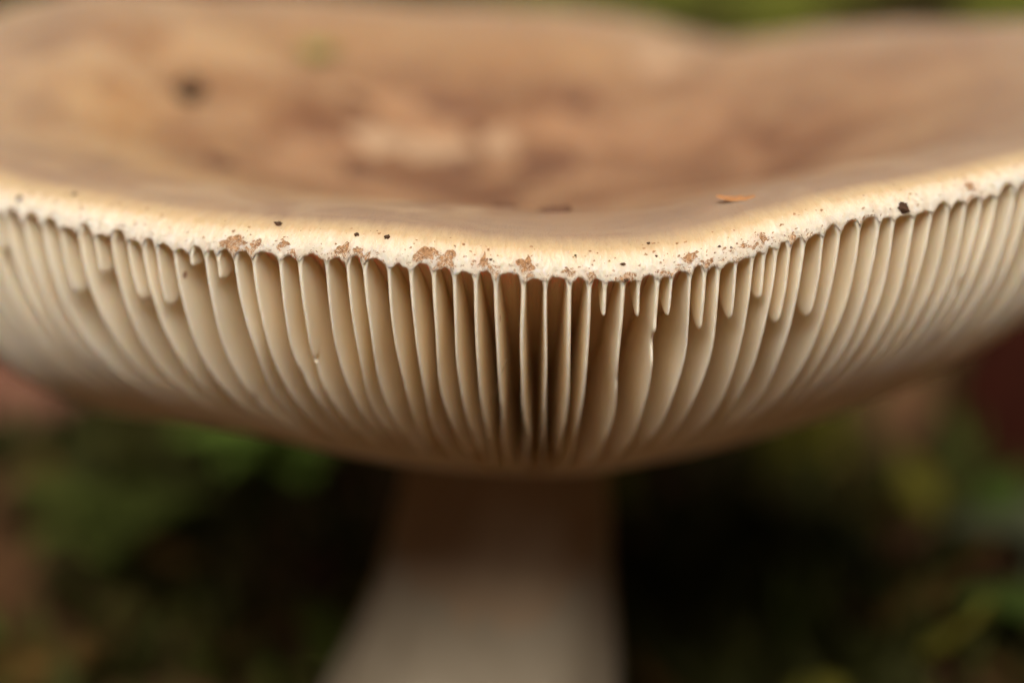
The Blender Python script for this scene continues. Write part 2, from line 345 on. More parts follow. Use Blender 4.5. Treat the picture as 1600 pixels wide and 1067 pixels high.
def top_pt(th, e, lift=0.0):
    """point on the upper skin, e mm of arc from the margin edge; lifted along the normal"""
    def base(t, ee):
        r, z = TOPP.at(ee)
        w = 1 - smooth(0.0, 1.5, ee)
        a = arch(t)[0]
        rr = r + 0.35 * nz(t * 9, 2.2) * smooth(45, 54, r)
        # skin relief: low mounds and radial puckers in the dish
        f = smooth(4, 14, ee)
        zz = z + a * w * 0.9
        x, y = r * math.sin(t), -r * math.cos(t)
        zz += f * (0.9 * smooth(10, 26, ee) * nz(x * .07, y * .07, 3) + 0.22 * nz(x * .19, y * .19, 8))
        # fibrous margin
        zz += (1 - smooth(1.5, 4, ee)) * (0.13 * nz(t * 54 * 1.7, ee * .8, 5) + 0.09 * nz(t * 54 * 4.2, ee * 1.5, 9))
        rr += (1 - smooth(2, 5, ee)) * (0.07 * nz(t * 54 * 2.3, ee * 1.4, 15) + 0.045 * nz(t * 54 * 6, ee * 2.2, 19))
        return Vector(cap_pt(t, rr, zz))
    p = base(th, e)
    if lift:
        d = 0.05
        n = (base(th + d / R0, e) - p).cross(base(th, e + d) - p)
        n.normalize()
        if n.z < 0 and e > 3: n = -n
        if e <= 3 and n.dot(Vector((math.sin(th), -math.cos(th), 0.3))) < 0: n = -n
        p = p + n * lift
    return p
#GEOM_END

mushroom = empty('mushroom')
tag(mushroom, 'large upturned pale brown mushroom with cream gills on a ringed stem', 'mushroom')

def build_cap():
    ths = []
    def rng(a, b, n): return [math.radians(lerp(a, b, i / n)) for i in range(n)]
    ths = rng(-180, -62, 240) + rng(-62, 62, 1500) + rng(62, 180, 240)
    es = [0, .1, .2, .3, .42, .55, .7, .85, 1.0, 1.15, 1.3, 1.5, 1.7, 1.9, 2.1, 2.35, 2.6, 2.9, 3.2, 3.6, 4.1, 4.7, 5.4, 6.2, 7, 8, 9.2]
    x = 10.5
    while x < TOPP.len - 0.6: es.append(x); x += 1.35
    es.append(TOPP.len)
    us = [.12, .3, .5, .8, 1.2, 1.8, 2.6, 4, 6, 9, 13, 18, 25, 33, 42, UNDER.len]
    verts, A, T = [], [], []
    n_e, n_u = len(es), len(us)
    for th in ths:
        a, gap = arch(th)
        for e in es:
            verts.append(tuple(top_pt(th, e))); A.append(e); T.append(th * R0)
        jit = 0.13 * nz(th * 54 * 1.7, 0, 5) + 0.09 * nz(th * 54 * 4.2, 0, 9)
        for u in us:
            r, z = UNDER.at(u)
            verts.append(cap_pt(th, r + 0.35 * nz(th * 9, 2.2) * smooth(45, 54, r), z + a * 0.95 * (1 - smooth(0.5, 3, u)) + jit, 0, u)); A.append(-u); T.append(th * R0)
    n = len(ths); row = n_e + n_u
    faces = []
    # ring order: top centre ... edge ... under
    order = list(range(n_e - 1, -1, -1)) + list(range(n_e, row))
    for i in range(n):
        j = (i + 1) % n
        for k in range(row - 1):
            a, b = order[k], order[k + 1]
            faces.append((i * row + a, i * row + b, j * row + b, j * row + a))
    return mesh('cap', verts, faces, M_CAP, mushroom, attrs={'edge_mm': A, 'theta_mm': T})
cap = build_cap()

def gill_curves(kind, drop, rr):
    """edge curve (margin -> inner end) and inner radius of the root"""
    if kind == 'F': return EDGE, ROOT.len
    if kind == 'M':
        stop = rr.uniform(20, 29)
        d = 0.0; pts = []
        while d < stop: pts.append(EDGE.at(d)); d += 1.0
        p1 = EDGE.at(stop); re = ROOT.len * (stop + 6.0) / EDGE.len; q = ROOT.at(re)
        c = EDGE.at(stop + 4.0)
        for k in range(9):
            t = k / 8
            pts.append(tuple((1 - t) ** 2 * p1[i] + 2 * t * (1 - t) * c[i] + t * t * q[i] for i in (0, 1)))
        return Poly(pts), re
    # short gill: a tongue that hangs from the margin and turns back up into the cap
    pts = []; d = 0.0
    stop = drop * 0.86
    while d < stop: pts.append(EDGE.at(d)); d += 0.25
    p1 = EDGE.at(stop); c = EDGE.at(drop * 1.06); c = (c[0] - 0.15, c[1])
    re = 1.4 + drop * 0.55; q = ROOT.at(re); q = (q[0], q[1] + 0.3)
    c2 = (lerp(c[0], q[0], 0.72), lerp(c[1], q[1], 0.22))
    for k in range(13):
        t = k / 12
        b0, b1, b2, b3 = (1 - t) ** 3, 3 * t * (1 - t) ** 2, 3 * t * t * (1 - t), t ** 3
        pts.append(tuple(b0 * p1[i] + b1 * c[i] + b2 * c2[i] + b3 * q[i] for i in (0, 1)))
    return Poly(pts), re

def build_gill(deg, kind, drop, idx):
    rr = random.Random(idx * 31 + 5)
    th = math.radians(deg)
    front = abs(deg) < 64
    ec, rlen = gill_curves(kind, drop, rr)
    nt_, nv = (120, 9) if front else (16, 4)
    if kind == 'S': nt_ = 50 if front else 10
    ph1, ph2 = rr.uniform(0, 6.28), rr.uniform(0, 6.28)
    amp = rr.uniform(0.06, 0.26); lean = rr.uniform(-0.30, 0.30)
    tk = rr.uniform(0.85, 1.2)
    notch = []
    if front and rr.random() < 0.35: notch.append((rr.uniform(6, 22), rr.uniform(.4, 1.0), rr.uniform(.12, .4)))
    if abs(deg - NOTCH_DEG) < 0.2: notch = [(5.6, 0.9, 0.75), (4.2, 0.5, -0.25)]
    vs = [0.0, 0.18, 0.36, 0.54, 0.70, 0.83, 0.92, 0.97, 1.0] if nv == 9 else [0.0, 0.5, 0.9, 1.0]
    si, co_ = math.sin(th), math.cos(th)
    rows = []
    for i in range(nt_ + 1):
        t = i / nt_
        d = (t ** 1.35) * ec.len if kind == 'F' else t * ec.len
        E_ = ec.at(d); Rt = ROOT.at((t ** 1.2) * rlen)
        er, ez = E_
        for (nd, nw, na) in notch:
            k = math.exp(-((d - nd) / nw) ** 2) * na
            er -= k * 0.8 if d < 9 else 0; ez += k * (0.3 if d < 9 else 1.0)
        er += 0.035 * nz(d * 3.1, idx * 1.7) + 0.03 * nz(d * 0.9, idx * 3.7); ez += 0.04 * nz(d * 2.7, idx * 2.1, 4)
        depth = math.dist((er, ez), Rt)
        lat = (amp * math.sin(d * 0.21 + ph1) + 0.28 * amp * math.sin(d * 0.6 + ph2) + lean * smooth(5, 30, d)) * smooth(0.5, 9, d)
        if kind == 'F' and d > 30: lat *= 1 - 0.6 * smooth(30, ec.len, d)
        end = smooth(1.0, 0.9, t) if kind != 'F' else 1.0
        flare = 0.34 * (1 - smooth(0.0, 1.0, d))
        row = []
        for sgn in (1, -1):
            seq = vs if sgn == 1 else vs[-2::-1]
            for v in seq:
                r = lerp(Rt[0], er, v); z = lerp(Rt[1], ez, v)
                if v == 0: z += 0.5
                h = lerp(0.21, 0.125, v) * tk * (0.85 if kind == 'S' else 1.0) + flare * (1 - 0.5 * v)
                if v > 0.9: h *= math.sqrt(max(0.0, 1 - ((v - 0.9) / 0.1) ** 2)) if v < 1 else 0
                h = min(h, 0.05 + depth * 0.22) * (0.35 + 0.65 * end)
                l = lat * (0.25 + 0.75 * v) + sgn * h
                if r < 14: l *= 0.55 + 0.45 * r / 14
                zz = z + wave(th) * (r / R0) ** 2 + belly(th, d) * (0.3 + 0.7 * v)
                rr_ = r + 0.35 * nz(th * 9, 2.2) * smooth(45, 54, r)
                row.append((rr_ * si + l * co_ + pole(r), -rr_ * co_ + l * si, zz))
        rows.append(row)
    verts = [p for r_ in rows for p in r_]; m = len(rows[0]); across = vs + vs[-2::-1]
    faces = []
    for i in range(nt_):
        for k in range(m - 1):
            faces.append((i * m + k, i * m + k + 1, (i + 1) * m + k + 1, (i + 1) * m + k))
        faces.append((i * m + m - 1, i * m, (i + 1) * m, (i + 1) * m + m - 1))
    faces.append(tuple(range(m - 1, -1, -1))); faces.append(tuple(nt_ * m + k for k in range(m)))
    return mesh('gill', verts, faces, M_GILL, mushroom, attrs={'across': across * len(rows)})

for i, g in enumerate(GILLS): build_gill(*g, i)

# ------------------------------------------------------------------ stem and ring
def axis(z):                                        # the stem leans a little to the left
    return (-2.0 - 0.10 * max(0.0, -28 - z), 0.0)
def revolve(name, prof, mat, parent, n=72, wob=0.0, seed=0, closed_ends=True, fn=None):
    verts, faces = [], []
    for z_i, (r, z) in enumerate(prof):
        for k in range(n):
            t = 2 * math.pi * k / n
            rr, zz = (r, z) if fn is None else fn(r, z, t, z_i)
            rr *= 1 + wob * fbm(math.cos(t) * 2 + seed, math.sin(t) * 2, zz * .05) + wob * .4 * nz(t * 9, zz * .1, seed)
            ax, ay = axis(zz)
            verts.append((ax + rr * math.sin(t), ay - rr * math.cos(t), zz))
    m = len(prof)
    for i in range(m - 1):
        for k in range(n):
            k2 = (k + 1) % n
            faces.append((i * n + k, i * n + k2, (i + 1) * n + k2, (i + 1) * n + k))
    if closed_ends:
        faces.append(tuple(range(n - 1, -1, -1))); faces.append(tuple((m - 1) * n + k for k in range(n)))
    return mesh(name, verts, faces, mat, parent)
stem_prof = catmull([(9.6, -17), (9.3, -24), (9.4, -28), (9.4, -34), (9.8, -40), (10.6, -46), (11.6, -52), (12.6, -58), (12.8, -62), (11.5, -68)], 6)
stem = revolve('stem', stem_prof, M_STEM, mushroom, 96, 0.03, 3)

def ring_fn(r, z, t, i):
    # t = 0 faces the camera; the ring hangs lower in front and flares wider on the left
    f = 0.5 + 0.5 * math.cos(t)
    s = i / (len(ring_prof) - 1)
    dip = -8.0 * f ** 2 * (1 - smooth(0.0, 0.75, s))
    left = max(0.0, -math.sin(t))
    fl = (1 + 0.06 * left * smooth(0.15, 0.8, s) - 0.13 * max(0.0, math.sin(t)) * smooth(0.3, 0.8, s))
    fold = 1 + 0.035 * math.sin(t * 11 + 1) * smooth(0.3, 1, s) + 0.02 * math.sin(t * 23)* smooth(0.3, 1, s)
    return r * fl * fold, z + dip + (0.5 + 1.8 * (1 - s)) * nz(t * 2.2, s * 3, 7)
ring_prof = catmull([(9.0, -34.0), (9.75, -34.9), (10.15, -37), (10.7, -40.5), (11.4, -44.5), (12.2, -48), (13.0, -51), (13.8, -54), (14.2, -56), (13.8, -56.4), (12.6, -53.5), (11.2, -50), (9.6, -46)], 5)
ring = revolve('ring', ring_prof, M_RING, stem, 96, 0.02, 9, closed_ends=False, fn=ring_fn)

# ------------------------------------------------------------------ small things on the margin
def surface_patch(name, th, e, wid, hgt, lift, mat, parent, seed, rough=1.0, nr=7, na=18):
    """an irregular crust that lies on the upper skin; its border sinks under the skin"""
    rr = random.Random(seed)
    verts = [tuple(top_pt(th, max(0.02, e), lift * 1.0))]; faces = []
    for j in range(1, nr + 1):
        q = j / nr
        for k in range(na):
            a = 2 * math.pi * k / na
            rad = 1 + 0.55 * rough * nz(math.cos(a) * 1.4 + seed, math.sin(a) * 1.4, seed * .3)
            du = math.cos(a) * q * rad * wid / 2; dv = math.sin(a) * q * rad * hgt / 2
            ee = max(0.02, e + dv)
            n_ = nz(du * 10 / max(wid, .3) + seed, dv * 8, seed) + 0.7 * nz(du * 9 + seed, dv * 11, seed * 2)
            l = lift * (0.75 + 0.9 * rough * n_) * (1 - smooth(0.72, 1.0, q)) - 0.10 * smooth(0.8, 1, q) * max(lift, .05) / .08
            verts.append(tuple(top_pt(th + du / max(TOPP.at(ee)[0], 5), ee, l if abs(l) > 1e-4 else 1e-3)))
    for k in range(na): faces.append((0, 1 + k, 1 + (k + 1) % na))
    for j in range(nr - 1):
        for k in range(na):
            k2 = (k + 1) % na
            faces.append((1 + j * na + k, 1 + (j + 1) * na + k, 1 + (j + 1) * na + k2, 1 + j * na + k2))
    return mesh(name, verts, faces, mat, parent)

for i, (d, e, w_, h_) in enumerate(SCALES):
    surface_patch('scale', math.radians(d), e, w_ * 1.3, h_ * 1.35, 0.06, M_SCALE, cap, 11 + i * 7, 1.5, 11, 30)

# countless tiny brown flecks sprinkled round the scales, one part
def flecks():
    rr = random.Random(44); verts, faces = [], []
    for _ in range(1000):
        if rr.random() < 0.75:
            d, e, w_, h_ = rr.choice(SCALES); th = math.radians(d) + rr.gauss(0, 0.9) / R0; e = e + rr.gauss(0, 0.45)
        else:
            th = math.radians(rr.uniform(-52, 46)); e = rr.uniform(0.1, 3.2)
        e = max(0.05, e); sz = rr.uniform(0.03, 0.21) * rr.uniform(.5, 1)
        b = len(verts); k_ = 7
        verts.append(tuple(top_pt(th, e, rr.uniform(.02, .05))))
        for k in range(k_):
            a = 6.2832 * k / k_; q = sz * rr.uniform(.5, 1.4)
            verts.append(tuple(top_pt(th + math.cos(a) * q * 1.3 / R0, max(0.02, e + math.sin(a) * q), -0.012)))
        for k in range(k_): faces.append((b, b + 1 + k, b + 1 + (k + 1) % k_))
    o = mesh('flecks', verts, faces, M_SCALE, cap); tag(o, kind='stuff')
flecks()

# felt of fine white fibres on the margin
def fibres():
    rr = random.Random(21); verts, faces = [], []
    for _ in range(16000):
        th = math.radians(rr.uniform(-58, 58)); e = abs(rr.gauss(0, 0.75)) + 0.02
        if e > 2.6: continue
        L_ = rr.uniform(0.18, 0.5); w_ = rr.uniform(0.008, 0.016)
        p0 = top_pt(th, e + L_ * 0.6, 0.012)
        p2 = top_pt(th + rr.gauss(0, 0.18) / R0, max(0.03, e - L_ * 0.3), rr.uniform(0.02, 0.10))
        if e < 0.3: p2 = p2 + Vector((math.sin(th) * .05, -math.cos(th) * .05, -rr.uniform(0.02, 0.14)))
        p1 = (p0 + p2) / 2 + Vector((rr.gauss(0, .03), -0.03, rr.gauss(0, .03)))
        side = Vector((math.cos(th), math.sin(th), 0)) * w_
        out = Vector((math.sin(th), -math.cos(th), .4)).normalized() * w_
        b = len(verts)
        for p, s in ((p0, 1), (p1, .9), (p2, .25)):
            verts += [tuple(p - side * s), tuple(p + side * s), tuple(p + out * s * 1.4)]
        for q in (0, 3):
            for k in range(3):
                k2 = (k + 1) % 3
                faces.append((b + q + k, b + q + k2, b + q + 3 + k2, b + q + 3 + k))
    o = mesh('margin_fibres', verts, faces, M_FIBRE, cap)
    tag(o, kind='stuff'); return o
fibres()
#SMALL_BEGIN
def lump(name, centre, size, mat, seed, stretch=(1, 1, 1), parent=None, n=8, rough=0.45):
    verts, faces = [], []
    for i in range(n + 1):
        v = math.pi * i / n
        for k in range(n * 2):
            a = math.pi * k / n
            d = Vector((math.sin(v) * math.cos(a), math.sin(v) * math.sin(a), math.cos(v)))
            r = size / 2 * (1 + rough * nz(d.x * 1.6 + seed, d.y * 1.6, d.z * 1.6) + rough * .5 * nz(d.x * 4 + seed, d.y * 4, d.z * 4))
            verts.append((centre[0] + d.x * r * stretch[0], centre[1] + d.y * r * stretch[1], centre[2] + d.z * r * stretch[2]))
    m = n * 2
    for i in range(n):
        for k in range(m):
            faces.append((i * m + k, (i + 1) * m + k, (i + 1) * m + (k + 1) % m, i * m + (k + 1) % m))
    return mesh(name, verts, faces, mat, parent, loc=tuple(centre))

GRAINS = [(-20.48, 3.15, 0.45), (-13.88, 2.25, 0.31), (-11.48, 2.4, 0.31), (-23.0, 1.35, 0.18), (-3.56, 1.5, 0.22), (2.68, 2.1, 0.18), (6.16, 1.35, 0.27), (6.28, 0.1, 0.31), (8.32, 3.15, 0.22), (13.48, 1.5, 0.18), (14.32, 1.2, 0.18), (8.68, 1.8, 0.18), (-40.76, 3.3, 0.28), (-46.16, 1.8, 0.43)]
for i, (d, e, s_) in enumerate(GRAINS):
    p = top_pt(math.radians(d), e, s_ * 0.12)
    tag(lump('soil_grain', p, s_ * 0.95, M_CRUMB, 200 + i, (1.2, 1, .8), n=6, rough=1.0), 'tiny dark soil grain stuck to the cream cap margin', 'soil grain', 'soil grains on the cap margin')
cr = lump('soil_crumb', top_pt(math.radians(28.2), 0.55, 0.16), 0.80, M_CRUMB, 231, (1, .9, 1), rough=.7)
tag(cr, 'dark ragged soil crumb stuck on the cap margin over the gills', 'soil crumb')
cr = lump('soil_crumb', top_pt(math.radians(-103), 23.9, 0.7), 2.7, M_CRUMB, 237, (1, 1, .8), rough=.6)
tag(cr, 'round dark brown soil crumb lying inside the brown dish of the cap', 'soil crumb')
cr = lump('moss_fragment', top_pt(math.radians(-142), 21.8, 0.4), 2.9, mat_simple('moss_bit', (0.20, 0.19, 0.06), (0.34, 0.30, 0.10), 500, .8, .1, .2), 241, (1.2, 1, .5), rough=.6)
tag(cr, 'olive green moss fragment lying high inside the cap dish', 'moss fragment')
# curled orange flake just inside the margin
p = top_pt(math.radians(17.3), 8.0, 0.12); fv, ff = [], []
for i in range(11):
    u = i / 10 - .5
    for j in range(5):
        v = j / 4 - .5
        for s_ in (0, .08):
            fv.append((p.x + u * 2.7 + .1 * nz(u * 5, v * 3), p.y + v * 1.1 * (1 - u * u * 2.5), p.z - .05 + .45 * u * u * 2 + .25 * nz(u * 4, v * 4, 3) + s_))
for i in range(10):
    for j in range(4):
        for s_ in (0, 1):
            a = (i * 5 + j) * 2 + s_; ff.append((a, a + 10, a + 12, a + 2))
for i in range(10):
    for j in (0, 4): a = (i * 5 + j) * 2; ff.append((a, a + 10, a + 11, a + 1))
for j in range(4):
    for i in (0, 10): a = (i * 5 + j) * 2; ff.append((a, a + 2, a + 3, a + 1))
tag(mesh('bark_flake', fv, ff, M_FLAKE, loc=(p.x, p.y, p.z)), 'thin orange brown flake lying just inside the cream margin', 'flake')
# veil patches and russet warts in the dish: parts of the cap
for i, (d, e, w_, h_, l_, mt_) in enumerate([
        (-127, 38.6, 8, 6, .5, M_PATCH), (-142, 41.4, 9, 6.5, .6, M_PATCH), (-169, 40.7, 3.4, 6, .5, M_PATCH), (-4, 20, 2.6, 4, .35, M_PATCHR),
        (168, 48.5, 6.5, 5, .5, M_PATCHR), (-134, 47.5, 4.5, 4, .5, M_PATCHR), (-138, 31.6, 3.0, 4.5, .35, M_PATCHR), (-162, 38.5, 2.0, 3.5, .45, M_PATCHR), (2, 17, 3, 5, .3, M_PATCHR),
        (169, 32.3, 3.2, 6, .35, M_PATCHR), (159, 19.7, 6, 7, .4, M_PATCH), (-71, 28, 4.2, 3, .35, M_PATCHR), (-160, 33, 7.5, 4, .35, M_PATCHR), (-95, 40.7, 7, 3, .35, M_PATCHR)]):
    surface_patch('veil_patch', math.radians(d), e, w_, h_, l_, mt_, cap, 301 + 5 * i, 0.9, 7, 20)
# a single spider thread from a gill edge down to the stem
A_, B_ = Vector((-2.25, -53.0, -7.2)), Vector((-8.3, -6.6, -35.4))
pts = [A_.lerp(B_, k / 24) + Vector((0, 0, -1.2 * math.sin(math.pi * k / 24))) for k in range(25)]
tv, tf = [], []
for k, q in enumerate(pts):
    for a in range(4):
        tv.append((q.x + .032 * math.cos(a * 1.5708), q.y, q.z + .032 * math.sin(a * 1.5708)))
for k in range(24):
    for a in range(4): tf.append((k * 4 + a, k * 4 + (a + 1) % 4, k * 4 + 4 + (a + 1) % 4, k * 4 + 4 + a))
tag(mesh('spider_thread', tv, tf, M_SILK), 'fine pale spider thread stretched from a gill edge to the stem', 'spider thread')
#SMALL_END

# ------------------------------------------------------------------ forest floor
def gz(x, y):                                       # ground height, mm
    d = math.hypot(x, y)
    return GROUND + 5.0 * nz(x * .018, y * .018, 2) + 2.5 * nz(x * .06, y * .06, 6) * smooth(8, 30, d) + 14 * nz(x * .0035, y * .0035, 9) * smooth(60, 400, d) + 0.82 * max(0.0, d - 650)   # unseen bank all round, added to block low sky light

M_SOIL = mat_simple('humus', (0.0270, 0.0144, 0.0072), (0.1350, 0.0684, 0.0288), 260, 0.95, 1.0, 0.1)
def leafmat(name, c1, c2, scale=120): return mat_simple(name, c1, c2, scale, 0.85, 0.15, 0.06)
M_MOSS = mat_simple('moss_green', (0.0157, 0.0176, 0.0039), (0.0549, 0.0568, 0.0098), 30, 0.8, 0.1, 0.15)
M_PINK = leafmat('leaf_pinkish', (0.1140, 0.0510, 0.0330), (0.1680, 0.0810, 0.0540))
M_RED = leafmat('leaf_dark_red', (0.0149, 0.0031, 0.0013), (0.0281, 0.0056, 0.0025))
M_OCHRE = leafmat('leaf_ochre', (0.0570, 0.0311, 0.0083), (0.1037, 0.0622, 0.0181))
M_BROWN = leafmat('leaf_brown', (0.016, 0.007, 0.004), (0.038, 0.017, 0.009))
M_GREEN = leafmat('leaf_green', (0.0367, 0.0612, 0.0110), (0.0673, 0.1040, 0.0215))
M_FRESH = leafmat('leaf_fresh_green', (0.11, 0.19, 0.03), (0.18, 0.28, 0.05))
M_GREEN2 = leafmat('leaf_deep_green', (0.0394, 0.0536, 0.0110), (0.0867, 0.1072, 0.0220))
M_YEL = leafmat('blade_yellow_green', (0.1348, 0.1273, 0.0180), (0.2396, 0.2172, 0.0374))
M_SAGE = leafmat('leaf_sage', (0.0678, 0.0802, 0.0436), (0.1104, 0.1225, 0.0678))
M_TAN = leafmat('leaf_reddish_tan', (0.0678, 0.0356, 0.0169), (0.1270, 0.0678, 0.0338))
M_FAR = leafmat('far_grass', (0.16, 0.19, 0.03), (0.26, 0.29, 0.05))
M_TWIG = mat_simple('twig_bark', (0.020, 0.012, 0.008), (0.06, 0.036, 0.022), 300, 0.9, 0.3, 0.1)

def build_ground():
    xs = sorted(set([-3000, -2400, -2000, -1600, -1300, -1100, -900, -750, -620] + [-500 + 10 * i for i in range(101)] + [620, 750, 900, 1100, 1300, 1600, 2000, 2400, 3000]))
    ys = sorted(set([-3000, -2400, -2000, -1600, -1300, -1100, -900, -750, -600, -450] + [-300 + 10 * i for i in range(141)] + [1250, 1400, 1600, 1900, 2300, 2700, 3100]))
    verts = [(x, y, gz(x, y)) for y in ys for x in xs]
    n = len(xs)
    faces = [(j * n + i, j * n + i + 1, (j + 1) * n + i + 1, (j + 1) * n + i) for j in range(len(ys) - 1) for i in range(n - 1)]
    tag(mesh('ground', verts, faces, M_SOIL), kind='structure')
build_ground()

def build_moss():
    rr = random.Random(5); verts, faces = [], []
    k = 0
    while k < 42000:
        y = rr.uniform(-60, 900); x = rr.uniform(-1, 1) * (150 + max(0, y) * .32)
        if math.hypot(x, y) < 16: continue
        dens = nz(x * .022, y * .022, 33)
        if dens < rr.uniform(-0.35, 0.25): continue
        k += 1
        h = rr.uniform(4, 10) * (0.7 + 0.8 * max(0, dens)); a = rr.uniform(0, 6.283); t = rr.uniform(0.1, 0.7)
        w = rr.uniform(0.6, 1.5); z = gz(x, y) - 0.5
        dx, dy = math.cos(a), math.sin(a)
        b = len(verts)
        verts += [(x - dy * w, y + dx * w, z), (x + dy * w, y - dx * w, z),
                  (x + dx * h * t * .4 + dy * w, y + dy * h * t * .4 - dx * w, z + h * .6),
                  (x + dx * h * t * .4 - dy * w, y + dy * h * t * .4 + dx * w, z + h * .6),
                  (x + dx * h * t, y + dy * h * t, z + h)]
        faces += [(b, b + 1, b + 2, b + 3), (b + 3, b + 2, b + 4)]
    tag(mesh('moss', verts, faces, M_MOSS, smooth_shade=False), 'dark green moss covering the forest floor behind the stem', 'moss', kind='stuff')
build_moss()

KF = 0.811                                          # size and spacing of the litter
def near(x, y): return x * KF - 0.36, y * KF - 46.3   # litter closes in on the stem

def leaf_shape(L_, Wd, curl, fold, lobes, seed, nu=16, nv=8, th=0.3):
    """closed leaf blade lying along +X, base at the origin: verts, faces"""
    rr = random.Random(seed)
    top, bot = [], []
    for i in range(nu + 1):
        u = i / nu
        half = Wd / 2 * (math.sin(math.pi * min(1, u ** 0.8 * 0.97 + 0.03)) ** 0.8)
        half *= 1 + lobes * math.sin(u * 22 + seed)
        for j in range(nv + 1):
            v = j / nv * 2 - 1
            y = v * half
            z = curl * L_ * (u - 0.35) ** 2 + fold * abs(y) + 0.05 * Wd * nz(u * 4 + seed, v * 2, seed) - 0.02 * Wd * math.cos(v * 9)
            x = u * L_ + abs(v) * 0.06 * L_
            top.append((x, y, z + th / 2)); bot.append((x, y, z - th / 2))
    n = nv + 1; off = len(top); faces = []
    for i in range(nu):
        for j in range(nv):
            a = i * n + j
            faces.append((a, a + n, a + n + 1, a + 1))
            faces.append((off + a, off + a + 1, off + a + n + 1, off + a + n))
    rim = [j for j in range(nv + 1)] + [i * n + nv for i in range(1, nu + 1)] + [nu * n + j for j in range(nv - 1, -1, -1)] + [i * n for i in range(nu - 1, 0, -1)]
    for a, b in zip(rim, rim[1:] + rim[:1]): faces.append((a, b, off + b, off + a))
    rib = [(u * L_ * 1.02, 0, curl * L_ * (u - 0.35) ** 2 + 0.05 * Wd * nz(u * 4 + seed, 0, seed)) for u in [k / 12 for k in range(13)]]
    return top + bot, faces, rib

def tube(path, radii, n=6):
    verts, faces = [], []
    for i, p in enumerate(path):
        p = Vector(p); d = (Vector(path[min(i + 1, len(path) - 1)]) - Vector(path[max(i - 1, 0)])).normalized()
        s = d.cross(Vector((0.13, 0.31, 0.94))).normalized(); t = d.cross(s)
        for k in range(n):
            a = 2 * math.pi * k / n
            verts.append(tuple(p + (s * math.cos(a) + t * math.sin(a)) * radii[i]))
    for i in range(len(path) - 1):
        for k in range(n):
            k2 = (k + 1) % n
            faces.append((i * n + k, i * n + k2, (i + 1) * n + k2, (i + 1) * n + k))
    faces.append(tuple(range(n - 1, -1, -1))); faces.append(tuple((len(path) - 1) * n + k for k in range(n)))
    return verts, faces

def local_mesh(name, verts, faces, mat, parent=None):
    me = bpy.data.meshes.new(name); me.from_pydata([(x * MM, y * MM, z * MM) for x, y, z in verts], [], faces)
    me.polygons.foreach_set('use_smooth', [True] * len(me.polygons)); me.materials.append(mat)
    o = bpy.data.objects.new(name, me); C.objects.link(o)
    if parent: o.parent = parent
    return o

def fallen_leaf(x, y, L_, Wd, yaw, pitch, roll, mat, label, seed, curl=0.4, fold=0.15, lobes=0.0, lift=0.0, group=None, name='fallen_leaf'):
    """a dead leaf resting on the floor; its lowest point sinks into the moss"""
    x, y = near(x, y); L_ *= KF; Wd *= KF
    v, f, rib = leaf_shape(L_, Wd, curl, fold, lobes, seed)
    root = empty(name, (x, y, 0))
    e = Euler((math.radians(roll), math.radians(-pitch), math.radians(yaw)))
    mt = e.to_matrix(); low = min((mt @ Vector(p)).z for p in v)
    root.rotation_euler = e
    root.location = W(x, y, gz(x, y) - low - 0.8 + lift)
    local_mesh('blade', v, f, mat, root)
    tv, tf = tube([(-L_ * .28, 0, rib[0][2] - 1)] + rib, [L_ * .012] * 7 + [L_ * .008] * 7)
    local_mesh('midrib', tv, tf, mat, root)
    tag(root, label, 'leaf', group)
    return root

def herb(x, y, h, spec, mat, label, seed, group=None):
    """small plant: a stalk with leaves of its own; spec = (height, yaw, pitch, length, width)"""
    x, y = near(x, y); h *= KF; spec = [(a * KF, b, c, d * KF, e * KF) for a, b, c, d, e in spec]
    root = empty('herb', (x, y, gz(x, y)))
    path = [(0.8 * math.sin(k * .5 + seed), 0.6 * math.cos(k * .4 + seed), -2 + (h + 2) * k / 8) for k in range(9)]
    tv, tf = tube(path, [1.0 - .06 * k for k in range(9)])
    local_mesh('stalk', tv, tf, mat, root)
    for i, (hh, yaw, pitch, L_, Wd) in enumerate(spec):
        v, f, rib = leaf_shape(L_, Wd, -0.35, 0.12, 0.0, seed + i)
        o = local_mesh('leaf', v, f, mat, root)
        k = min(8, max(0, (hh + 2) / (h + 2) * 8)); p0 = path[int(k)]
        o.location = (p0[0] * MM, p0[1] * MM, hh * MM)
        o.rotation_euler = (0, math.radians(-pitch), math.radians(yaw))
    tag(root, label, 'plant', group); return root

def grass(x, y, n, h, mat, label, seed, group=None, spread=0.35):
    rr = random.Random(seed)
    x, y = near(x, y); h *= KF
    root = empty('grass_tuft', (x, y, gz(x, y)))
    for i in range(n):
        a = rr.uniform(0, 6.283); hh = h * rr.uniform(.6, 1.1); s = rr.uniform(.05, spread); w = rr.uniform(1.0, 2.0)
        bx, by = rr.gauss(0, 3), rr.gauss(0, 3)
        v, f = [], []
        for k in range(8):
            t = k / 7; ww = w * (1 - t ** 2) + .05
            cx, cy = bx + math.cos(a) * s * hh * t ** 2, by + math.sin(a) * s * hh * t ** 2
            z = -2 + (hh + 2) * t * (1 - .25 * s * t)
            px_, py_ = -math.sin(a), math.cos(a)
            v += [(cx - px_ * ww, cy - py_ * ww, z), (cx + math.cos(a) * .35, cy + math.sin(a) * .35, z), (cx + px_ * ww, cy + py_ * ww, z), (cx - math.cos(a) * .2, cy - math.sin(a) * .2, z)]
        for k in range(7):
            for q in range(4):
                q2 = (q + 1) % 4
                f.append((k * 4 + q, k * 4 + q2, k * 4 + 4 + q2, k * 4 + 4 + q))
        f.append((3, 2, 1, 0)); f.append((28, 29, 30, 31))
        local_mesh('blade', v, f, mat, root)
    tag(root, label, 'grass', group); return root

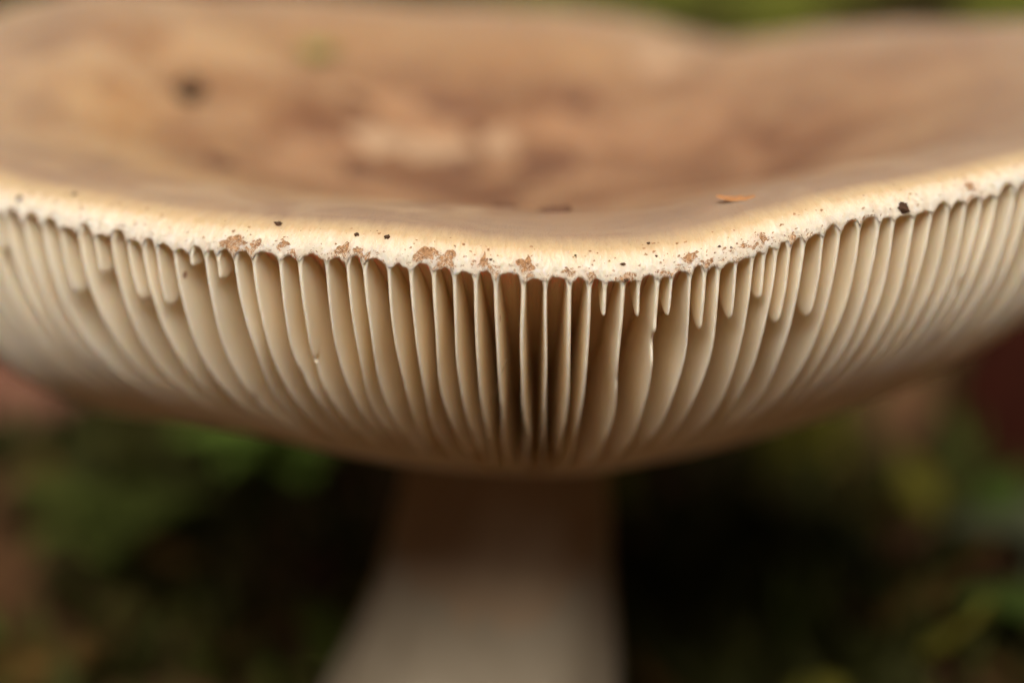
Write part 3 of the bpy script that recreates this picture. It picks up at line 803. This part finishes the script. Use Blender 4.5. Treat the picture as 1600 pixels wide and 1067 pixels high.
# left of the stem
fallen_leaf(-82, 158, 48, 34, 84, 44, 10, M_PINK, 'pinkish brown curled dead leaf standing on edge', 3, .5, .2)
herb(-35, 150, 6, [(6, 190, 12, 16, 11), (5, 10, 12, 16, 11), (5, 100, 25, 14, 9), (6, 280, 2, 16, 10), (5, 240, 10, 16, 10)], M_FRESH, 'bright green broad leaved seedling just behind the cap', 4)
herb(-54, 116, 8, [(8, 160, 20, 15, 10), (7, 30, 18, 14, 9), (6, 270, 15, 15, 9), (5, 90, 25, 14, 9), (7, 220, 10, 13, 8)], M_GREEN2, 'deep green low herb in the moss beside a black hollow', 8)
herb(-74, 84, 20, [(11, 180, 15, 14, 8), (12, 60, 35, 13, 8), (8, 320, 10, 14, 9), (10, 250, 20, 12, 7)], M_GREEN2, 'deep green herb with four leaves by an ochre leaf', 15)
fallen_leaf(-84, 62, 34, 22, 20, 6, 5, M_OCHRE, 'small ochre dead leaf lying flat near deep green herb', 21, .2, .1)
fallen_leaf(-46, 176, 30, 20, 140, 22, -20, M_BROWN, 'dull brown dead leaf behind the bright green seedling', 23, .4, .15)
fallen_leaf(-30, 84, 40, 26, 60, 4, 4, M_BROWN, 'dark brown dead leaf lying beside the stem', 26, .3, .1)
# right of the stem
grass(39, 160, 11, 30, M_YEL, 'yellow green grass tuft standing upright beside tan leaf', 31)
fallen_leaf(55, 172, 26, 16, 75, 40, -15, M_TAN, 'tan dead leaf tilted up between grass and red leaf', 33, .4, .2)
fallen_leaf(81, 146, 46, 36, 84, 48, -10, M_RED, 'large dark red dead leaf standing upright', 35, .3, .1)
herb(66, 100, 10, [(9, 190, 14, 13, 10), (8, 330, 10, 14, 10), (7, 80, 18, 13, 9)], M_SAGE, 'pale sage green herb with rounded leaves', 41)
herb(66, 76, 8, [(7, 170, 12, 14, 11), (7, 20, 14, 22, 14), (6, 280, 10, 18, 13)], M_GREEN, 'fresh green herb growing by orange brown leaf', 44)
fallen_leaf(46, 76, 20, 15, 60, 16, 8, M_OCHRE, 'orange brown dead leaf lying below sage green herb', 47, .3, .15)
fallen_leaf(34, 108, 24, 16, 25, 12, -8, M_TAN, 'reddish tan dead leaf lying in the dark moss', 51, .4, .15)
grass(22, 176, 6, 17, M_YEL, 'short sparse grass tuft close behind the stem', 53)
grass(34, 92, 5, 14, M_GREEN2, 'short dark grass tuft in the black moss', 57)
tv, tf = tube([(-26 + 7 * k, 120 + 3 * math.sin(k), gz(-26 + 7 * k, 120) + 1.5 + .6 * math.sin(k * 1.7)) for k in range(14)], [2.2 - .1 * k for k in range(14)], 8)
tag(mesh('twig', tv, tf, M_TWIG), 'thin dark dead twig lying across the moss', 'twig')
rr = random.Random(61)
for i in range(120):
    x, y = rr.uniform(-95, 95), rr.uniform(58, 215)
    mt_ = rr.choice((M_BROWN, M_TAN, M_TAN, M_OCHRE, M_GREEN2, M_GREEN2, M_GREEN, M_YEL))
    kind_ = {M_BROWN: 'dark brown', M_TAN: 'reddish tan', M_OCHRE: 'ochre', M_GREEN2: 'deep green', M_GREEN: 'fresh green', M_YEL: 'yellow green'}[mt_]
    fallen_leaf(x, y, rr.uniform(7, 16), rr.uniform(5, 10), rr.uniform(0, 360), rr.uniform(5, 50), rr.uniform(-25, 25), mt_, 'small ' + kind_ + ' leaf scattered in the moss behind the stem', 400 + i, rr.uniform(.2, .6), .15, lift=rr.uniform(0, 3), group=kind_ + ' small leaves in the moss')
# far floor seen over the rear of the cap
rr = random.Random(77)
for i in range(28):
    x, y = rr.uniform(-190, 190), rr.uniform(500, 720)
    if i < 6: x, y = 35 + 13 * i, 560 + 25 * (i % 3)
    if i % 4 == 3:
        fallen_leaf(x, y, rr.uniform(35, 60), rr.uniform(22, 36), rr.uniform(0, 360), rr.uniform(0, 15), rr.uniform(-15, 15), M_BROWN, 'brown dead leaf lying on the floor far behind the cap', 90 + i, group='dead leaves far behind the cap')
    else:
        grass(x, y, 12, rr.uniform(35, 60), M_FAR, 'green grass tuft far behind the cap', 60 + i, 'grass tufts far behind the cap')
